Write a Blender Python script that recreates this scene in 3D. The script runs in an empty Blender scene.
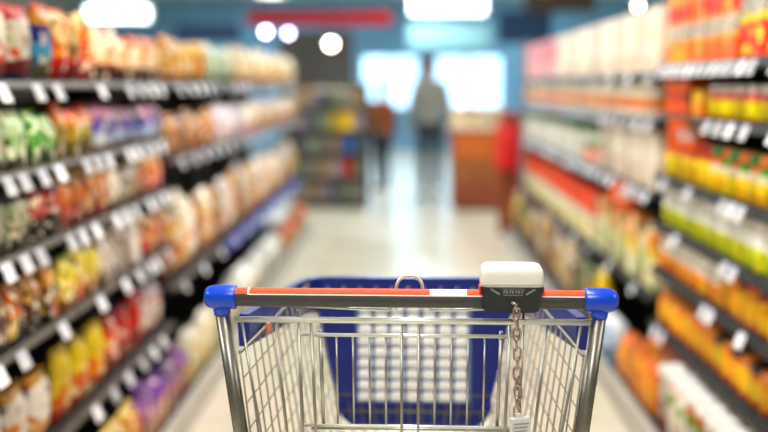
import bpy, bmesh, math, random
from mathutils import Vector, Matrix, noise
random.seed(7)
C = bpy.context.scene.collection
PI = math.pi

# ---------------------------------------------------------------- camera
cam_d = bpy.data.cameras.new('camera'); cam = bpy.data.objects.new('camera', cam_d); C.objects.link(cam)
cam.location = (0, 0, 1.3528)
cam.rotation_euler = (math.radians(90 - 7.002), 0, math.radians(1.1195))
cam_d.lens = 50; cam_d.sensor_width = 36; cam_d.clip_start = 0.05
cam_d.dof.use_dof = True; cam_d.dof.focus_distance = 1.61; cam_d.dof.aperture_fstop = 1.6
bpy.context.scene.camera = cam

# ---------------------------------------------------------------- world (daylight beyond the shop windows)
w = bpy.data.worlds.new('world'); bpy.context.scene.world = w; w.use_nodes = True
w.node_tree.nodes['Background'].inputs[0].default_value = (0.42, 0.74, 1.0, 1)
w.node_tree.nodes['Background'].inputs[1].default_value = 2.7

# ---------------------------------------------------------------- colour management
vs = bpy.context.scene.view_settings
vs.view_transform = 'Standard'; vs.look = 'None'; vs.gamma = 1; vs.use_curve_mapping = False
vs.exposure = 0.52

# ---------------------------------------------------------------- ceiling lamps (light)
def area(x, y, sx, sy, p, col, z=3.05):
    l = bpy.data.lights.new('ceiling_lamp_light', 'AREA'); l.shape = 'RECTANGLE'; l.size = sx; l.size_y = sy
    l.energy = p; l.color = col
    o = bpy.data.objects.new('ceiling_lamp_light', l); C.objects.link(o); o.location = (x, y, z)
LAMPS = [(0, y) for y in (-0.6, 1.6, 3.8, 6.0, 8.2, 10.6)] + [(x, y) for x in (-3.4, 3.4) for y in (1.0, 4.2, 7.4, 10.6)] + [(0.3, 14.0), (0.3, 18.0), (-2.6, 20.5), (2.6, 20.5)]  # side rows added as fill for shelf fronts, last pair to wash far wall
for x, y in LAMPS:
    area(x, y, 0.5, 1.5, (27 if abs(x) < 1 else (42 if x < 0 else 24)) if y < 12 else 46, (1.0, 0.97, 0.93) if y < 5 else (0.70, 0.87, 1.0))

# ================================================================ helpers
def tag(o, label, cat, group=None, kind=None):
    o['label'] = label; o['category'] = cat
    if group: o['group'] = group
    if kind: o['kind'] = kind
    return o
def empty(name, loc, rz=0, label=None, cat=None, group=None):
    o = bpy.data.objects.new(name, None); C.objects.link(o); o.location = loc; o.rotation_euler = (0, 0, rz)
    o.empty_display_size = 0.05
    if label: tag(o, label, cat, group)
    return o
def mk(name, bm, mats, smooth=False):
    me = bpy.data.meshes.new(name)
    bmesh.ops.recalc_face_normals(bm, faces=bm.faces[:])
    bm.to_mesh(me); bm.free()
    for m in (mats if isinstance(mats, (list, tuple)) else [mats]): me.materials.append(m)
    if smooth:
        for p in me.polygons: p.use_smooth = True
    return me
def obj(name, bm, mats, parent=None, smooth=False, loc=None):
    o = bpy.data.objects.new(name, bm if isinstance(bm, bpy.types.Mesh) else mk(name, bm, mats, smooth)); C.objects.link(o)
    if parent: o.parent = parent
    if loc: o.location = loc
    return o
def struct(name, bm, m, parent=None):
    o = obj(name, bm, m, parent)
    if not parent: o['kind'] = 'structure'
    return o
def box(bm, x0, x1, y0, y1, z0, z1, bev=0, mi=0, seg=2):
    r = bmesh.ops.create_cube(bm, size=1)
    vs_ = r['verts']
    bmesh.ops.scale(bm, vec=(x1-x0, y1-y0, z1-z0), verts=vs_)
    bmesh.ops.translate(bm, vec=((x0+x1)/2, (y0+y1)/2, (z0+z1)/2), verts=vs_)
    fs = list({f for v in vs_ for f in v.link_faces})
    for f in fs: f.material_index = mi
    if bev:
        es = list({e for v in vs_ for e in v.link_edges})
        rr = bmesh.ops.bevel(bm, geom=es, offset=bev, segments=seg, affect='EDGES', profile=0.5)
        for f in rr['faces']: f.material_index = mi
    return bm
def tube(bm, pts, r, seg=8, caps=True, mi=0):
    pts = [Vector(p) for p in pts]; n = len(pts)
    closed = (pts[0]-pts[-1]).length < 1e-6
    if closed: pts = pts[:-1]; n -= 1
    rings = []; up = None
    for i, p in enumerate(pts):
        if closed: d = (pts[(i+1) % n]-pts[i-1])
        else: d = (pts[min(i+1, n-1)]-pts[max(i-1, 0)])
        d.normalize()
        if up is None:
            up = Vector((0, 0, 1)) if abs(d.z) < 0.9 else Vector((0, 1, 0))
        a = d.cross(up).normalized(); b = a.cross(d).normalized(); up = b
        rr = r[i] if isinstance(r, (list, tuple)) else r
        rings.append([bm.verts.new(p+a*rr*math.cos(2*PI*k/seg)+b*rr*math.sin(2*PI*k/seg)) for k in range(seg)])
    m = n if closed else n-1
    for i in range(m):
        A, B = rings[i], rings[(i+1) % n]
        for k in range(seg):
            f = bm.faces.new((A[k], A[(k+1) % seg], B[(k+1) % seg], B[k])); f.smooth = True; f.material_index = mi
    if caps and not closed:
        bm.faces.new(rings[0][::-1]).material_index = mi; bm.faces.new(rings[-1]).material_index = mi
    return bm
def lathe(bm, prof, seg=16, axis='Z', loc=(0, 0, 0), mi=0, sx=1, sy=1):
    """prof: list of (radius, height)"""
    L = Vector(loc); rings = []
    for r, h in prof:
        ring = []
        for k in range(seg):
            c, s = r*math.cos(2*PI*k/seg)*sx, r*math.sin(2*PI*k/seg)*sy
            p = Vector((c, s, h)) if axis == 'Z' else (Vector((h, c, s)) if axis == 'X' else Vector((c, h, s)))
            ring.append(bm.verts.new(L+p))
        rings.append(ring)
    for A, B in zip(rings, rings[1:]):
        for k in range(seg):
            f = bm.faces.new((A[k], A[(k+1) % seg], B[(k+1) % seg], B[k])); f.smooth = True; f.material_index = mi
    bm.faces.new(rings[0][::-1]).material_index = mi; bm.faces.new(rings[-1]).material_index = mi
    return bm
def prism(bm, poly, y0, y1, plane='XZ', mi=0):
    """extrude polygon given in plane XZ along y"""
    def P(a, b, t):
        return (a, t, b) if plane == 'XZ' else ((t, a, b) if plane == 'YZ' else (a, b, t))
    A = [bm.verts.new(P(a, b, y0)) for a, b in poly]; B = [bm.verts.new(P(a, b, y1)) for a, b in poly]
    n = len(poly)
    for i in range(n):
        bm.faces.new((A[i], A[(i+1) % n], B[(i+1) % n], B[i])).material_index = mi
    bm.faces.new(A[::-1]).material_index = mi; bm.faces.new(B).material_index = mi
    return bm
NB = bmesh.new

# ================================================================ materials
def srgb(c):
    if isinstance(c, str):
        c = [int(c[i:i+2], 16)/255 for i in (0, 2, 4)]
    return tuple((v/12.92 if v <= 0.04045 else ((v+0.055)/1.055)**2.4) for v in c)+(1,)
def mat(name, col, rough=0.5, metal=0.0, noise_amt=0.0, nscale=20, emit=0, spec=None):
    m = bpy.data.materials.new(name); m.use_nodes = True; nt = m.node_tree; b = nt.nodes['Principled BSDF']
    col = srgb(col)
    b.inputs['Base Color'].default_value = col; b.inputs['Roughness'].default_value = rough; b.inputs['Metallic'].default_value = metal
    if spec is not None: b.inputs['Specular IOR Level'].default_value = spec
    if noise_amt:
        tc = nt.nodes.new('ShaderNodeTexCoord'); n = nt.nodes.new('ShaderNodeTexNoise'); n.inputs['Scale'].default_value = nscale; n.inputs['Detail'].default_value = 5
        nt.links.new(tc.outputs['Object'], n.inputs['Vector'])
        r = nt.nodes.new('ShaderNodeValToRGB')
        r.color_ramp.elements[0].color = tuple(v*(1-noise_amt) for v in col[:3])+(1,); r.color_ramp.elements[0].position = 0.3
        r.color_ramp.elements[1].color = tuple(min(1, v*(1+noise_amt*0.6)) for v in col[:3])+(1,); r.color_ramp.elements[1].position = 0.7
        nt.links.new(n.outputs['Fac'], r.inputs['Fac']); nt.links.new(r.outputs['Color'], b.inputs['Base Color'])
    if emit:
        b.inputs['Emission Color'].default_value = col; b.inputs['Emission Strength'].default_value = emit
    return m
def pack(name, bands, blobs=(), rough=0.38):
    """printed packaging: bands = [(start height 0..1, colour)], blobs = [(colour, scale, threshold, zlo, zhi)]"""
    m = bpy.data.materials.new(name); m.use_nodes = True; nt = m.node_tree; N = nt.nodes.new; L = nt.links.new
    if blobs and len(blobs) < 3 and name.startswith('p_'): blobs = list(blobs)+[('2E1C14', 34, .645, .06, .94), ('FFF6E4', 30, .635, .06, .94)]
    b = nt.nodes['Principled BSDF']; b.inputs['Roughness'].default_value = rough+.05; b.inputs['Specular IOR Level'].default_value = .3
    tc = N('ShaderNodeTexCoord'); sp = N('ShaderNodeSeparateXYZ'); L(tc.outputs['Generated'], sp.inputs[0])
    oi = N('ShaderNodeObjectInfo')
    wob = N('ShaderNodeTexNoise'); wob.inputs['Scale'].default_value = 3.0; L(tc.outputs['Generated'], wob.inputs['Vector'])
    ad = N('ShaderNodeMath'); ad.operation = 'MULTIPLY_ADD'; ad.inputs[1].default_value = 0.16
    L(wob.outputs['Fac'], ad.inputs[0]); L(sp.outputs['Z'], ad.inputs[2])
    sb = N('ShaderNodeMath'); sb.operation = 'SUBTRACT'; sb.inputs[1].default_value = 0.08; L(ad.outputs[0], sb.inputs[0])
    rp = N('ShaderNodeValToRGB'); rp.color_ramp.interpolation = 'CONSTANT'
    el = rp.color_ramp.elements
    while len(el) < len(bands): el.new(0.5)
    while len(el) > max(1, len(bands)): el.remove(el[-1])
    for e, (p, c) in zip(el, bands): e.position = p; e.color = srgb(c)
    L(sb.outputs[0], rp.inputs['Fac'])
    out = rp.outputs['Color']
    off = N('ShaderNodeMath'); off.operation = 'MULTIPLY'; off.inputs[1].default_value = 37.0; L(oi.outputs['Random'], off.inputs[0])
    va = N('ShaderNodeVectorMath'); va.operation = 'ADD'; L(tc.outputs['Object'], va.inputs[0]); L(off.outputs[0], va.inputs[1])
    for c, sc, th, lo, hi in blobs:
        n = N('ShaderNodeTexNoise'); n.inputs['Scale'].default_value = sc; n.inputs['Detail'].default_value = 1.0; L(va.outputs[0], n.inputs['Vector'])
        g = N('ShaderNodeMath'); g.operation = 'GREATER_THAN'; g.inputs[1].default_value = th; L(n.outputs['Fac'], g.inputs[0])
        a1 = N('ShaderNodeMath'); a1.operation = 'GREATER_THAN'; a1.inputs[1].default_value = lo; L(sp.outputs['Z'], a1.inputs[0])
        a2 = N('ShaderNodeMath'); a2.operation = 'LESS_THAN'; a2.inputs[1].default_value = hi; L(sp.outputs['Z'], a2.inputs[0])
        p1 = N('ShaderNodeMath'); p1.operation = 'MULTIPLY'; L(g.outputs[0], p1.inputs[0]); L(a1.outputs[0], p1.inputs[1])
        p2 = N('ShaderNodeMath'); p2.operation = 'MULTIPLY'; L(p1.outputs[0], p2.inputs[0]); L(a2.outputs[0], p2.inputs[1])
        mx = N('ShaderNodeMix'); mx.data_type = 'RGBA'
        L(p2.outputs[0], mx.inputs['Factor']); L(out, mx.inputs['A']); mx.inputs['B'].default_value = srgb(c)
        out = mx.outputs['Result']
    # each package's print a touch lighter or darker than its neighbour
    hs = N('ShaderNodeHueSaturation'); hs.inputs['Saturation'].default_value = 1.3; mr = N('ShaderNodeMapRange'); mr.inputs['To Min'].default_value = 0.62; mr.inputs['To Max'].default_value = 1.18
    L(oi.outputs['Random'], mr.inputs['Value']); L(mr.outputs['Result'], hs.inputs['Value']); L(out, hs.inputs['Color'])
    gm = N('ShaderNodeGamma'); gm.inputs['Gamma'].default_value = 1.36 if name.startswith('p_') else 1.15; L(hs.outputs['Color'], gm.inputs['Color']); L(gm.outputs['Color'], b.inputs['Base Color'])
    return m

M_side = mat('grey_basket_wire', '88847B', 0.45, .6, 0.1, 60)
M_steelLit = mat('lit_zinc_rod', 'EAF0EA', 0.36, .7, 0.08, 60)  # paler zinc copy: light caught by the horizontal wires put into the colour
M_steel = mat('bright_zinc_wire', 'BABBB4', 0.3, 1.0, 0.15, 60)
M_tube = mat('brushed_steel_tube', '908F8A', 0.32, 1.0, 0.18, 25)
M_chain = mat('dull_steel_chain', 'B4A09C', 0.24, 1.0, 0.2, 80)
M_blue = mat('glossy_blue_plastic', '0044D4', 0.18, 0, 0.06, 30)
M_navy = mat('navy_blue_plastic', '001C7A', 0.35, 0, 0.1, 12)
M_grey = mat('charcoal_handle_plastic', '3E3E3E', 0.42, 0, 0.08, 120)
M_orange = mat('orange_label_strip', 'F65228', 0.6, 0, 0.04, 60, spec=.2)
M_white = mat('white_label', 'F3F1EE', 0.4, 0, 0.03, 60)
M_cover = mat('white_lock_plastic', 'E9E7E1', 0.3, 0, 0.04, 40)
M_black = mat('dark_lock_plastic', '23292E', 0.35, 0, 0.1, 60)
M_mark = mat('grey_raised_mark', '8D9292', 0.4, 0, 0.1, 60)
M_key = mat('pale_key_plastic', 'D6D6D8', 0.4, 0, 0.05, 60)
M_pad = mat('pale_panel_plastic', 'F6F6F8', 0.4, 0, 0.05, 30)
M_padback = mat('blue_grey_panel', '6480AC', 0.45, 0, 0.1, 30)
M_coral = mat('coral_reflection_and_lip', 'E2775E', 0.4, 0, 0.1, 60)
M_rubber = mat('dark_rubber', '1E1E20', 0.7, 0, 0.1, 40)
M_shelf = mat('dark_shelf_steel', '221E1B', 0.6, 0, 0.15, 8)
M_shelfR = mat('near_black_shelf_steel', '191917', 0.6, 0, 0.15, 8)
M_rail = mat('grey_price_rail', '5E574E', 0.5, 0, 0.12, 10, spec=.25)
M_railR = mat('charcoal_price_rail', '20201E', 0.6, 0, 0.12, 10, spec=.25)
M_railB = mat('violet_blue_price_rail', '3C48A4', 0.45, 0, 0.12, 10)
M_kick = mat('pale_kick_plate', 'B9B3A8', 0.4, 0.2, 0.1, 6)
M_tag = pack('printed_price_card', [(0, 'F4F3F3'), (0.55, 'E9EAF2')], [('9AA0B8', 60, 0.66, 0.15, 0.8)], 0.5)
M_sign = mat('orange_red_sign', 'FF6A2C', 0.45, 0, 0.06, 30)

# ================================================================ setting
def floor_mat():
    m = mat('polished_beige_floor', 'D9C9A9', 0.22, 0, 0, 1, spec=.8); nt = m.node_tree; b = nt.nodes['Principled BSDF']; N = nt.nodes.new; L = nt.links.new
    tc = N('ShaderNodeTexCoord'); br = N('ShaderNodeTexBrick'); br.offset = 0; br.inputs['Scale'].default_value = 1.0
    br.inputs['Brick Width'].default_value = 0.6; br.inputs['Row Height'].default_value = 0.6; br.inputs['Mortar Size'].default_value = 0.004
    br.inputs['Color1'].default_value = srgb('F2E7CE'); br.inputs['Color2'].default_value = srgb('ECE0C6'); br.inputs['Mortar'].default_value = srgb('B5A68C')
    L(tc.outputs['Object'], br.inputs['Vector'])
    n = N('ShaderNodeTexNoise'); n.inputs['Scale'].default_value = 2.2; n.inputs['Detail'].default_value = 6; L(tc.outputs['Object'], n.inputs['Vector'])
    mx = N('ShaderNodeMix'); mx.data_type = 'RGBA'; mx.blend_type = 'MULTIPLY'; mx.inputs['Factor'].default_value = 0.25
    L(br.outputs['Color'], mx.inputs['A']); L(n.outputs['Color'], mx.inputs['B']); L(mx.outputs['Result'], b.inputs['Base Color'])
    mr = N('ShaderNodeMapRange'); mr.inputs['To Min'].default_value = 0.16; mr.inputs['To Max'].default_value = 0.32
    L(n.outputs['Fac'], mr.inputs['Value']); L(mr.outputs['Result'], b.inputs['Roughness'])
    return m
M_wall = mat('steel_blue_wall_paint', '74AED4', 0.6, 0, 0.12, 1.5)
M_wallw = mat('pale_wall_paint', 'B8B6AE', 0.6, 0, 0.1, 1.5)
M_ceil = mat('white_ceiling_board', 'E2E2DE', 0.7, 0, 0.06, 3)
M_frame = mat('grey_window_frame', '8C949A', 0.4, 0.4, 0.1, 6)
WX, WY0, WY1, WH = 7.0, -3.0, 23.0, 3.2
bm = NB(); box(bm, -WX-.2, WX+.2, WY0-.2, WY1+.2, -0.1, 0); struct('floor', bm, floor_mat())
bm = NB(); box(bm, -WX-.2, WX+.2, WY0-.2, WY1+.2, WH, WH+0.1); struct('ceiling', bm, M_ceil)
bm = NB(); box(bm, -WX-.2, -WX, WY0, WY1, 0, WH); struct('wall_left', bm, M_wallw)
bm = NB(); box(bm, WX, WX+.2, WY0, WY1, 0, WH); struct('wall_right', bm, M_wallw)
bm = NB(); box(bm, -WX, WX, WY0-.2, WY0, 0, WH); struct('wall_front', bm, M_wallw)
# far wall with two shop windows
W1, W2, WZ0, WZ1 = (-0.95, 0.30), (0.62, 2.10), 0.84, 2.0
bm = NB()
for x0, x1, z0, z1 in ((-WX, W1[0], 0, WH), (W2[1], WX, 0, WH), (W1[0], W2[1], 0, WZ0), (W1[0], W2[1], WZ1, WH), (W1[1], W2[0], WZ0, WZ1)):
    box(bm, x0, x1, WY1, WY1+.2, z0, z1)
struct('wall_back', bm, M_wall)
M_glass = bpy.data.materials.new('window_glass'); M_glass.use_nodes = True
nt = M_glass.node_tree; nt.nodes.clear(); o_ = nt.nodes.new('ShaderNodeOutputMaterial'); mxs = nt.nodes.new('ShaderNodeMixShader')
tr = nt.nodes.new('ShaderNodeBsdfTransparent'); gl = nt.nodes.new('ShaderNodeBsdfGlossy'); gl.inputs['Roughness'].default_value = 0.02
fr = nt.nodes.new('ShaderNodeFresnel'); fr.inputs['IOR'].default_value = 1.45
nt.links.new(fr.outputs[0], mxs.inputs[0]); nt.links.new(tr.outputs[0], mxs.inputs[1]); nt.links.new(gl.outputs[0], mxs.inputs[2]); nt.links.new(mxs.outputs[0], o_.inputs[0])
for i, (a, b_) in enumerate((W1, W2)):
    bm = NB()
    for x0, x1, z0, z1 in ((a, a+.05, WZ0, WZ1), (b_-.05, b_, WZ0, WZ1), (a+.05, b_-.05, WZ0, WZ0+.05), (a+.05, b_-.05, WZ1-.05, WZ1), ((a+b_)/2-.02, (a+b_)/2+.02, WZ0+.05, WZ1-.05)):
        box(bm, x0, x1, WY1+.04, WY1+.12, z0, z1, 0.006)
    wn = struct('window_%d' % (i+1), bm, M_frame)
    bm = NB(); box(bm, a+.05, b_-.05, WY1+.075, WY1+.083, WZ0+.05, WZ1-.05); struct('glass_pane', bm, M_glass, wn)

# ceiling light fittings
M_housing = mat('white_lamp_housing', 'E8E8E6', 0.4)
M_diff = mat('lit_lamp_diffuser', 'FFF6E8', 0.4, emit=4)
lamp_h = NB(); box(lamp_h, -.28, .28, -.8, .8, 0, .09, .015); lamp_h = mk('ceiling_light', lamp_h, M_housing)
lamp_d = NB(); box(lamp_d, -.24, .24, -.74, .74, -.015, 0, .005); lamp_d = mk('diffuser', lamp_d, M_diff)
ORD = ['', 'first', 'second', 'third', 'fourth', 'fifth', 'sixth', 'seventh', 'eighth', 'ninth', 'tenth', 'eleventh', 'twelfth', 'thirteenth', 'fourteenth', 'fifteenth', 'sixteenth', 'seventeenth', 'eighteenth', 'nineteenth', 'twentieth']
TENS = {2: 'twenty', 3: 'thirty', 4: 'forty', 5: 'fifty', 6: 'sixty'}
def ordw(n):
    if n <= 20: return ORD[n]
    t, u = divmod(n, 10)
    return (TENS[t][:-1]+'ieth') if u == 0 else TENS[t]+'-'+ORD[u]
k1 = k2 = 0
for x, y in LAMPS:
    if y < 0: continue
    o = obj('ceiling_light', lamp_h, None); o.location = (x, y, WH-.09)
    if x in (-2.6, 2.6): lab = 'long white ceiling light added to wash the far wall on the %s side' % ('snack' if x < 0 else 'sauce')
    elif x in (-3.4, 3.4): lab = 'added white fill light above the %s neighbouring aisle, %s along from the trolley' % ('snack-side' if x < 0 else 'sauce-side', ORD[{1.0: 1, 4.2: 2, 7.4: 3, 10.6: 4}[y]])
    else: k1 += 1; lab = 'long white ceiling light over the middle aisle, %s from the trolley' % ORD[k1]
    tag(o, lab, 'ceiling light', 'lit ceiling lights')
    obj('diffuser', lamp_d, None, o)

# ================================================================ shelving
FL, FR = 0.95, 1.00             # distance of the shelf fronts from the aisle axis
BACK = 1.44
LN = [1.36, 1.14, 0.937, 0.704, 0.38]; LF = [1.36, 1.05, 0.52]
RN = [1.43, 1.24, 1.00, 0.81, 0.63, 0.41]; RF = [1.40, 1.21, 0.92, 0.50]
DECK = 0.12
def bay(side, y0, y1, boards, face, deckface, ms, mr, label, railmats=None, top=1.72):
    s = side
    t = empty('shelving_unit', (0, y0, 0), 0, label, 'shelving unit', 'snack shelving bays' if s < 0 else 'sauce shelving bays')
    Ln = y1-y0
    def bx(bm, a, b, *r, **k):
        x0, x1 = sorted((s*a, s*b)); return box(bm, x0, x1, *r, **k)
    obj('back_panel', bx(NB(), BACK, BACK+.02, 0.002, Ln-.002, .02, top), ms, t)
    for yy in (0.002, Ln-.042):
        obj('upright', bx(NB(), BACK-.045, BACK, yy, yy+.04, .0, top, bev=.004), ms, t)
    bm = bx(NB(), deckface+.03, BACK-.045, 0.002, Ln-.002, DECK-.03, DECK, bev=.003); obj('base_deck', bm, ms, t)
    bm = bx(NB(), deckface, deckface+.03, 0.002, Ln-.002, 0.0, DECK, bev=.006); obj('kick_plate', bm, M_kick, t)
    for i, z in enumerate(boards):
        sh = obj('shelf', bx(NB(), face+.012, BACK-.046, 0.002, Ln-.002, z-.022, z, bev=.002), ms, t)
        # tilted price rail: its foot stands out into the aisle
        hh = (.052 if (railmats or {}).get(i) else .018) if s < 0 else .030
        poly = [(s*(face+.012), z+.004), (s*(face+.006), z+.004), (s*(face+.006-.44*hh), z+.004-hh), (s*(face+.012-.44*hh), z-hh), (s*(face+.012), z-.006)]
        obj('price_rail', prism(NB(), poly, .004, Ln-.004), (railmats or {}).get(i, mr), sh)
        for yy in (.03, Ln-.03):
            bm = NB(); prism(bm, [(s*(BACK-.046), z-.022), (s*(BACK-.046), z-.09), (s*(face+.16), z-.025), (s*(face+.16), z-.022)], yy-.002, yy+.002)
            obj('bracket', bm, ms, sh)
    return t
LB = [1.75, 3.03, 4.31, 5.6, 6.9, 8.2, 9.6]
RB = [1.75, 3.02, 4.29, 5.5, 6.7, 7.9, 9.15]
for i in range(6):
    nr = i < 2
    bay(-1, LB[i], LB[i+1], LN if nr else LF, FL, 0.84, M_shelf, M_rail,
        'dark steel shelving bay of snack bags, %s along from the trolley' % ORD[i+1], {2: M_railB} if i > 2 else None, 1.5)
    bay(1, RB[i], RB[i+1], RN if nr else RF, FR, 0.88, M_shelfR, M_railR,
        'near-black steel shelving bay of sauces and jars, %s along from the trolley' % ORD[i+1])

# ================================================================ goods
def bag_mesh(name, w, h, t, m, ny=10, nz=12, seed=0):
    """pillow bag standing up, width along y, thickness along x, crimped flat at head and foot"""
    bm = NB(); rnd = random.Random(seed)
    def th(u, v):
        a = 1-abs(2*u-1)**3; b = 1-abs(2*v-1)**4
        return t/2*max(0.04, a*b) if 0.05 < v < 0.95 else t/2*0.04
    sides = []
    for s in (-1, 1):
        g = []
        for j in range(nz+1):
            v = j/nz; row = []
            pinch = 1-0.06*(1-abs(2*v-1)**6)
            for i in range(ny+1):
                u = i/ny
                x = s*th(u, v)+noise.noise(Vector((u*5+seed, v*6, s)))*t*0.07*(1-abs(2*v-1)**4)
                row.append(bm.verts.new((x, (u-.5)*w*pinch, v*h)))
            g.append(row)
        sides.append(g)
    for g in sides:
        for j in range(nz):
            for i in range(ny):
                f = bm.faces.new((g[j][i], g[j][i+1], g[j+1][i+1], g[j+1][i])); f.smooth = True
    a, b = sides
    for j in range(nz):
        bm.faces.new((a[j][0], a[j+1][0], b[j+1][0], b[j][0])); bm.faces.new((a[j][ny], b[j][ny], b[j+1][ny], a[j+1][ny]))
    for i in range(ny):
        bm.faces.new((a[0][i], b[0][i], b[0][i+1], a[0][i+1])); bm.faces.new((a[nz][i], a[nz][i+1], b[nz][i+1], b[nz][i]))
    return mk(name, bm, m)
def carton_mesh(name, w, h, t, m):
    bm = NB(); box(bm, -t/2, t/2, -w/2, w/2, 0, h, min(w, t)*.03)
    box(bm, -t/2*.9, t/2*.9, -w/2*.96, w/2*.96, h, h+.0012)     # folded top flap
    return mk(name, bm, m)
def packet_mesh(name, w, h, t, m):
    """soft brick packet with a gathered crimped head"""
    bm = NB()
    prof = [(0, .94, .94), (.03, 1, 1), (.45, 1.02, 1.04), (.72, .98, .98), (.84, .95, .55), (.9, .97, .12), (1, 1, .09)]
    rings = []
    for v, a, b in prof:
        ring = []
        for k in range(20):
            an = 2*PI*k/20; c, s = math.cos(an), math.sin(an)
            px = math.copysign(abs(c)**.35, c)*t/2*b; py = math.copysign(abs(s)**.35, s)*w/2*a
            ring.append(bm.verts.new((px, py, v*h)))
        rings.append(ring)
    for A, B in zip(rings, rings[1:]):
        for k in range(20):
            f = bm.faces.new((A[k], A[(k+1) % 20], B[(k+1) % 20], B[k])); f.smooth = True
    bm.faces.new(rings[0][::-1]); bm.faces.new(rings[-1])
    return mk(name, bm, m)
def jar_meshes(w, h, m, ml):
    r = w/2
    b = lathe(NB(), [(r*.9, 0), (r, h*.04), (r, h*.70), (r*.93, h*.76), (r*.84, h*.79)], 18)
    l = lathe(NB(), [(r*.90, h*.78), (r*.92, h*.79), (r*.92, h*.985), (r*.86, h), (r*.3, h)], 18)
    return [('jar', mk('jar', b, m)), ('lid', mk('lid', l, ml))]
def bottle_meshes(w, h, m, mc, neck=.42):
    r = w/2
    b = lathe(NB(), [(r*.9, 0), (r, h*.03), (r, h*.55), (r*.9, h*.64), (r*neck, h*.76), (r*neck, h*.82)], 16)
    c = lathe(NB(), [(r*neck*1.25, h*.78), (r*neck*1.3, h*.79), (r*neck*1.2, h*.97), (r*neck*1.05, h), (r*.1, h)], 16)
    return [('bottle', mk('bottle', b, m)), ('cap', mk('cap', c, mc))]
def tub_meshes(w, h, m, ml):
    r = w/2
    b = lathe(NB(), [(r*.8, 0), (r*.84, h*.03), (r*.94, h*.86), (r*.94, h*.9)], 18)
    l = lathe(NB(), [(r*.96, h*.87), (r, h*.88), (r, h*.97), (r*.95, h), (r*.88, h*.985), (r*.2, h*.985)], 18)
    return [('tub', mk('tub', b, m)), ('lid', mk('lid', l, ml))]

P = {}   # design -> (kind, parts, width, depth, description, height)
_seed = [0]
def D(key, kind, w, h, t, desc, m, m2=None, catname=None):
    _seed[0] += 1
    if kind == 'bag': ps = [(catname or 'snack_bag', bag_mesh(catname or 'snack_bag', w, h, t, m, seed=_seed[0]))]
    elif kind == 'carton': ps = [(catname or 'carton', carton_mesh(catname or 'carton', w, h, t, m))]
    elif kind == 'packet': ps = [(catname or 'packet', packet_mesh(catname or 'packet', w, h, t, m))]
    elif kind == 'jar': ps = jar_meshes(w, h, m, m2); t = w
    elif kind == 'bottle': ps = bottle_meshes(w, h, m, m2, .70); t = w
    elif kind == 'tub': ps = tub_meshes(w, h, m, m2); t = w
    P[key] = (ps[0][0], ps, w, t, desc, h)
ITEMS = []
def place(key, x, y, z, rz, row, tilt=0.0):
    kind, ps, w, t, desc, h = P[key]
    o = bpy.data.objects.new(kind, ps[0][1]); C.objects.link(o)
    if kind in ('snack_bag', 'packet'): o.scale = (1, random.uniform(.95, 1.0), random.uniform(.86, 1.04))
    o.location = (x, y, z+.0008); o.rotation_euler = (0, tilt, rz)
    for n, me in ps[1:]:
        c = bpy.data.objects.new(n, me); C.objects.link(c); c.parent = o
    ITEMS.append((o, kind, desc, row, y)); return o
def run(side, keys, y0, y1, z, face, row, gap=.02, jit=.008, depthrows=1, mixed=False):
    """a run of facings along a shelf; keys cycle"""
    if isinstance(keys, str): keys = [keys]
    i = 0; y = y0+.006
    aw = sum(P[q][2] for q in keys)/len(keys); n_ = max(1, int((y1-y0-.012+.008)/(aw+.008)))
    if not mixed: gap = min(.03, max(.006, (y1-y0-.012-n_*aw)/max(1, n_)))
    while True:
        key = random.choice(keys) if mixed else keys[i % len(keys)]; w, t = P[key][2], P[key][3]
        if y+w > y1-.004: break
        for d in range(depthrows):
            x = side*(face+t/2+.006+d*(t+.012)+random.uniform(0, jit))
            place(key, x, y+w/2, z, random.uniform(-.04, .04) if P[key][0] not in ('jar', 'bottle', 'tub') else random.uniform(-.5, .5), row if d == 0 else row+(' second rank' if d == 1 else ' third rank'))
        y += w+gap; i += 1

SN, SA = 'snack shelving', 'sauce shelving'
# ---- snack side designs; dark lower bands mix print with painted shade
D('A', 'bag', .165, .215, .07, 'white bag with red dots', pack('p_A', [(0, '20307A'), (.12, '8E1420'), (.30, 'F3EEE0'), (.80, 'D8481E')], [('C9281E', 26, .66, .3, .8), ('F0642A', 16, .6, .1, .45), ('E8E0B0', 20, .62, .35, .8)]))
D('B', 'bag', .12, .21, .06, 'blue and yellow bag', pack('p_B', [(0, '7A7A60'), (.25, '8CC4DC'), (.5, '2448A8'), (.72, 'F2B428'), (.9, 'E87020')], [('F4F0F4', 24, .58, .35, .75)]))
D('Cc', 'bag', .115, .22, .06, 'yellow and orange bag with red base', pack('p_C', [(0, 'A8141E'), (.24, 'D03020'), (.36, 'F6A41E'), (.62, 'F7C64A'), (.86, 'F08A1E')], [('F8E8C0', 18, .58, .4, 1), ('EE6A1E', 22, .6, .35, .9)]))
D('C2', 'bag', .12, .22, .06, 'cream and yellow bag', pack('p_C2', [(0, 'B01A20'), (.28, 'E8502A'), (.4, 'F4E2B4'), (.9, 'F2C23C')], [('F4B02C', 18, .58, .3, 1)]))
D('Dd', 'bag', .13, .175, .06, 'peach and cream bag', pack('p_D', [(0, '5A2418'), (.25, '7A3A1E'), (.34, 'F2CFA6'), (.8, 'E8823C')], [('F6EEDC', 20, .53, .35, 1), ('E8803C', 22, .62, .35, 1)]))
D('E', 'bag', .14, .19, .06, 'golden yellow bag', pack('p_E', [(0, 'A0621E'), (.2, 'F0BE50'), (.7, 'F6D888')], [('F2A62C', 14, .55, 0, 1), ('F8F0D8', 18, .6, .2, 1)]))
D('F', 'bag', .15, .20, .06, 'pale green bag', pack('p_F', [(0, '8FA890'), (.3, 'C4D6C0'), (.7, 'DCE6DC')], [('F0E8C8', 14, .56, 0, 1)]))
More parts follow.
